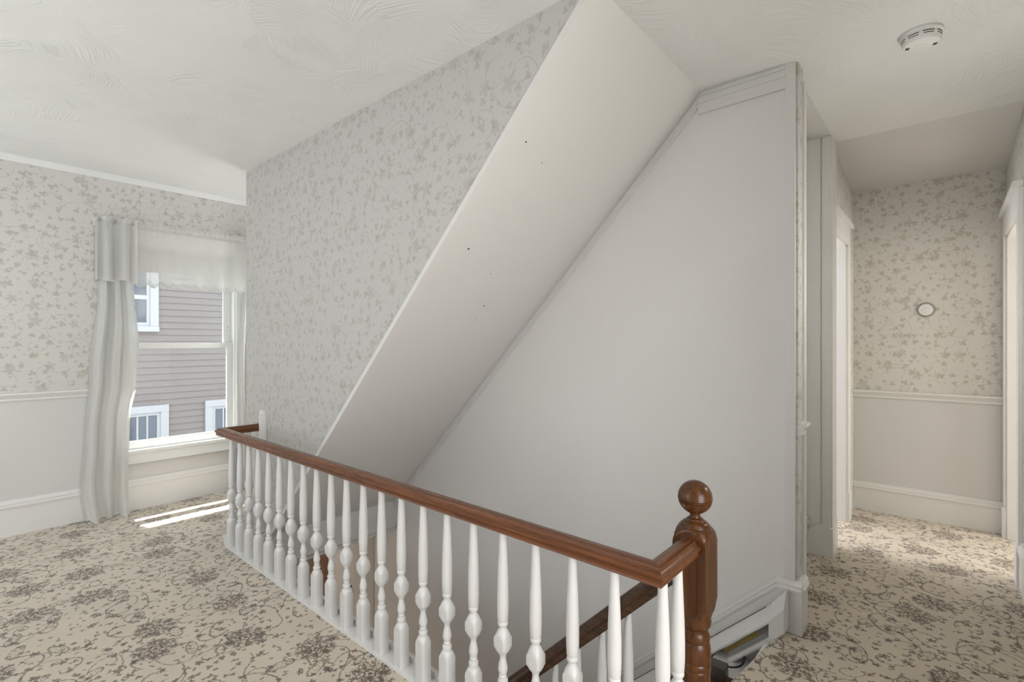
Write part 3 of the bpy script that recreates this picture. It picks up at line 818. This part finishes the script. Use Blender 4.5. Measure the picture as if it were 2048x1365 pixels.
# ------------------------------------------------------------------ curtains
def sheet(name, mat, parent, nu, nv, fn):
    bm = bmesh.new()
    g = [[bm.verts.new(fn(i/(nu-1), j/(nv-1))) for i in range(nu)] for j in range(nv)]
    for j in range(nv-1):
        for i in range(nu-1): bm.faces.new((g[j][i], g[j][i+1], g[j+1][i+1], g[j+1][i]))
    o = finish(name, bm, mat, parent, 80)
    for pl in o.data.polygons: pl.use_smooth = True
    return o
def lerp_tab(tab, v):
    for (a0, b0), (a1, b1) in zip(tab, tab[1:]):
        if v <= a1: 
            t = (v-a0)/(a1-a0); t = t*t*(3-2*t)
            return b0 + (b1-b0)*t
    return tab[-1][1]
RODZ = 2.345; RODY = WY-.09
rod = thing('curtain_rod', 'slim white curtain rod running across the top of the window', 'curtain rod', (1.4, RODY, RODZ))
bm = bmesh.new(); tube(bm, [(.83, WY-.002, RODZ), (.83, WY-.06, RODZ), (.835, RODY+.01, RODZ), (.85, RODY, RODZ), (1.4, RODY, RODZ), (1.99, RODY, RODZ), (2.005, RODY+.01, RODZ), (2.01, WY-.06, RODZ), (2.01, WY-.002, RODZ)], .007, 10); part('rod', bm, 'white_trim', rod)
for xx in (.83, 2.01):
    bm = bmesh.new(); box(bm, xx-.012, xx+.012, WY-.006, WY, RODZ-.03, RODZ+.03, .002); part('bracket', bm, 'white_trim', rod)

def left_panel(s, t):
    z = RODZ + .02 - t*(RODZ + .015)
    xl = lerp_tab([(0, .842), (.25, .832), (.5, .780), (.75, .745), (.9, .725), (1, .75)], t)
    xr = lerp_tab([(0, 1.06), (.2, 1.07), (.42, 1.105), (.55, 1.09), (.68, 1.045), (.85, 1.035), (1, 1.03)], t)
    ph = s*PI*2*3.3 + .6*math.sin(3*s + 2*t)
    amp = .020 + .012*t + .006*math.sin(5*t)
    x = xl + (xr-xl)*(s + .018*math.sin(ph*.5 + 1.0))
    y = WY - .075 + amp*math.sin(ph) + .012*math.sin(2.3*ph + t*3)*(1-t)
    if t > .88:      # gathers towards the floor and puddles
        q = (t-.88)/.12
        y -= .085*q*q*(.5 + .5*math.sin(s*7.0 + .6)); 
        z = max(z, .006 + .012*(1+math.sin(ph)))
    return Vector((x, y - .02*t, z))
cu = sheet('curtain', 'curtain_cloth', None, 121, 90, left_panel)
tag(cu, 'long off-white curtain panel pooling on the carpet left of the window', 'curtain')
def right_panel(s, t):
    z = RODZ + .02 - t*(RODZ + .0)
    xl = 1.875 + .012*math.sin(9*t) - .02*t; xr = 2.13
    ph = s*PI*2*4
    return Vector((xl + (xr-xl)*s, WY - .070 + .018*math.sin(ph + .6*math.sin(3*t)), max(z, .004)))
cu = sheet('curtain', 'curtain_cloth', None, 81, 50, right_panel)
tag(cu, 'narrow sheer curtain strip right of the window beside the papered wall', 'curtain')

va = thing('curtain_valance', 'short sheer white valance with scalloped leaf edge gathered at its left end', 'valance', (1.4, RODY-.02, RODZ))
SC = .083
def valance(x0, x1, folds, amp, y_, scal):
    def f(s, t):
        x = x0 + (x1-x0)*s
        zb = (1.838 + .028*(1-abs(math.sin(PI*(x-1.06)/SC))**.8)) if scal else 1.874 + .010*math.sin(x*40) 
        zt = RODZ + .030 + .006*math.sin(x*190) + .004*math.sin(x*77)
        z = zt + (zb-zt)*t
        ph = s*2*PI*folds + .5*math.sin(6*s)
        k = amp*(.55 + .7*t)
        neck = math.exp(-((t-.075)/.04)**2)
        y = y_ + k*math.sin(ph) - .010 + .010*neck + .004*math.sin(x*150)*max(0, 1-t*4)
        return Vector((x, y, z))
    return f
def at0(o): o.location = -va.location; return o
at0(sheet('gathered_end', 'curtain_cloth', va, 90, 26, valance(.822, 1.075, 2.6, .021, RODY-.030, False)))
at0(sheet('sheer_panel', 'sheer_cloth', va, 220, 26, valance(1.04, 2.02, 6, .006, RODY-.018, True)))
def ret(s, t):
    z = RODZ + .025 + (1.878-RODZ-.025)*t
    return Vector((.824 + .006*math.sin(s*9), RODY-.03 + (WY-.006-RODY+.03)*s, z))
at0(sheet('return_end', 'curtain_cloth', va, 16, 20, ret))
# gathered ruffle round the rod at the left end
def ruffle(s, t):
    x = .826 + .235*s; a_ = 2*PI*t
    r = .017 + .006*math.sin(s*105) + .003*math.sin(s*61 + 2*t)
    return Vector((x + .003*math.sin(s*80 + a_), RODY - .004 + r*math.cos(a_)*1.2, RODZ + .004 + r*math.sin(a_)))
at0(sheet('ruffle', 'curtain_cloth', va, 160, 14, ruffle))
for k in range(11):
    xc = 1.06 + SC*(k+.5)
    if xc > 2.0: break
    bm = bmesh.new()
    for sgn, dx, dz, ang in ((1, -.012, .026, -.9), (1, .016, .020, .35)):
        Ls, Wd = .036, .011
        top = []
        for i in range(13):
            u = -1 + 2*i/12
            top.append((u*Ls, Wd*(1-u*u)))
        outl = top + [(a_, -b_) for a_, b_ in reversed(top[1:-1])]
        c_, s_ = math.cos(ang), math.sin(ang)
        pl = [(xc+dx + a_*c_ - b_*s_, RODY-.037, 1.838 + dz + a_*s_ + b_*c_) for a_, b_ in outl + outl[:1]]
        tube(bm, pl, .0014, 5)
        tube(bm, [pl[0], pl[12]], .0010, 5)
    at0(finish('leaf_embroidery', bm, 'embroidery', va))
# roller shade behind the valance
rs = thing('roller_shade', 'pale roller shade pulled a little down behind the sheer valance', 'window shade', (1.42, WY+.02, 2.16))
bm = bmesh.new(); lathe(bm, [(.014, OX0+.016), (.014, OX1-.016)], 'x', (0, WY+.014, 2.155), 16); part('roller', bm, 'white_trim', rs)
bm = boxes((OX0+.02, OX1-.02, WY+.0, WY+.0012, 1.995, 2.155)); part('shade', bm, 'shade_cloth', rs)
bm = bmesh.new(); box(bm, OX0+.02, OX1-.02, WY-.003, WY+.004, 1.980, 2.0, .002); part('hem_bar', bm, 'shade_cloth', rs)

bpy.context.view_layer.update()
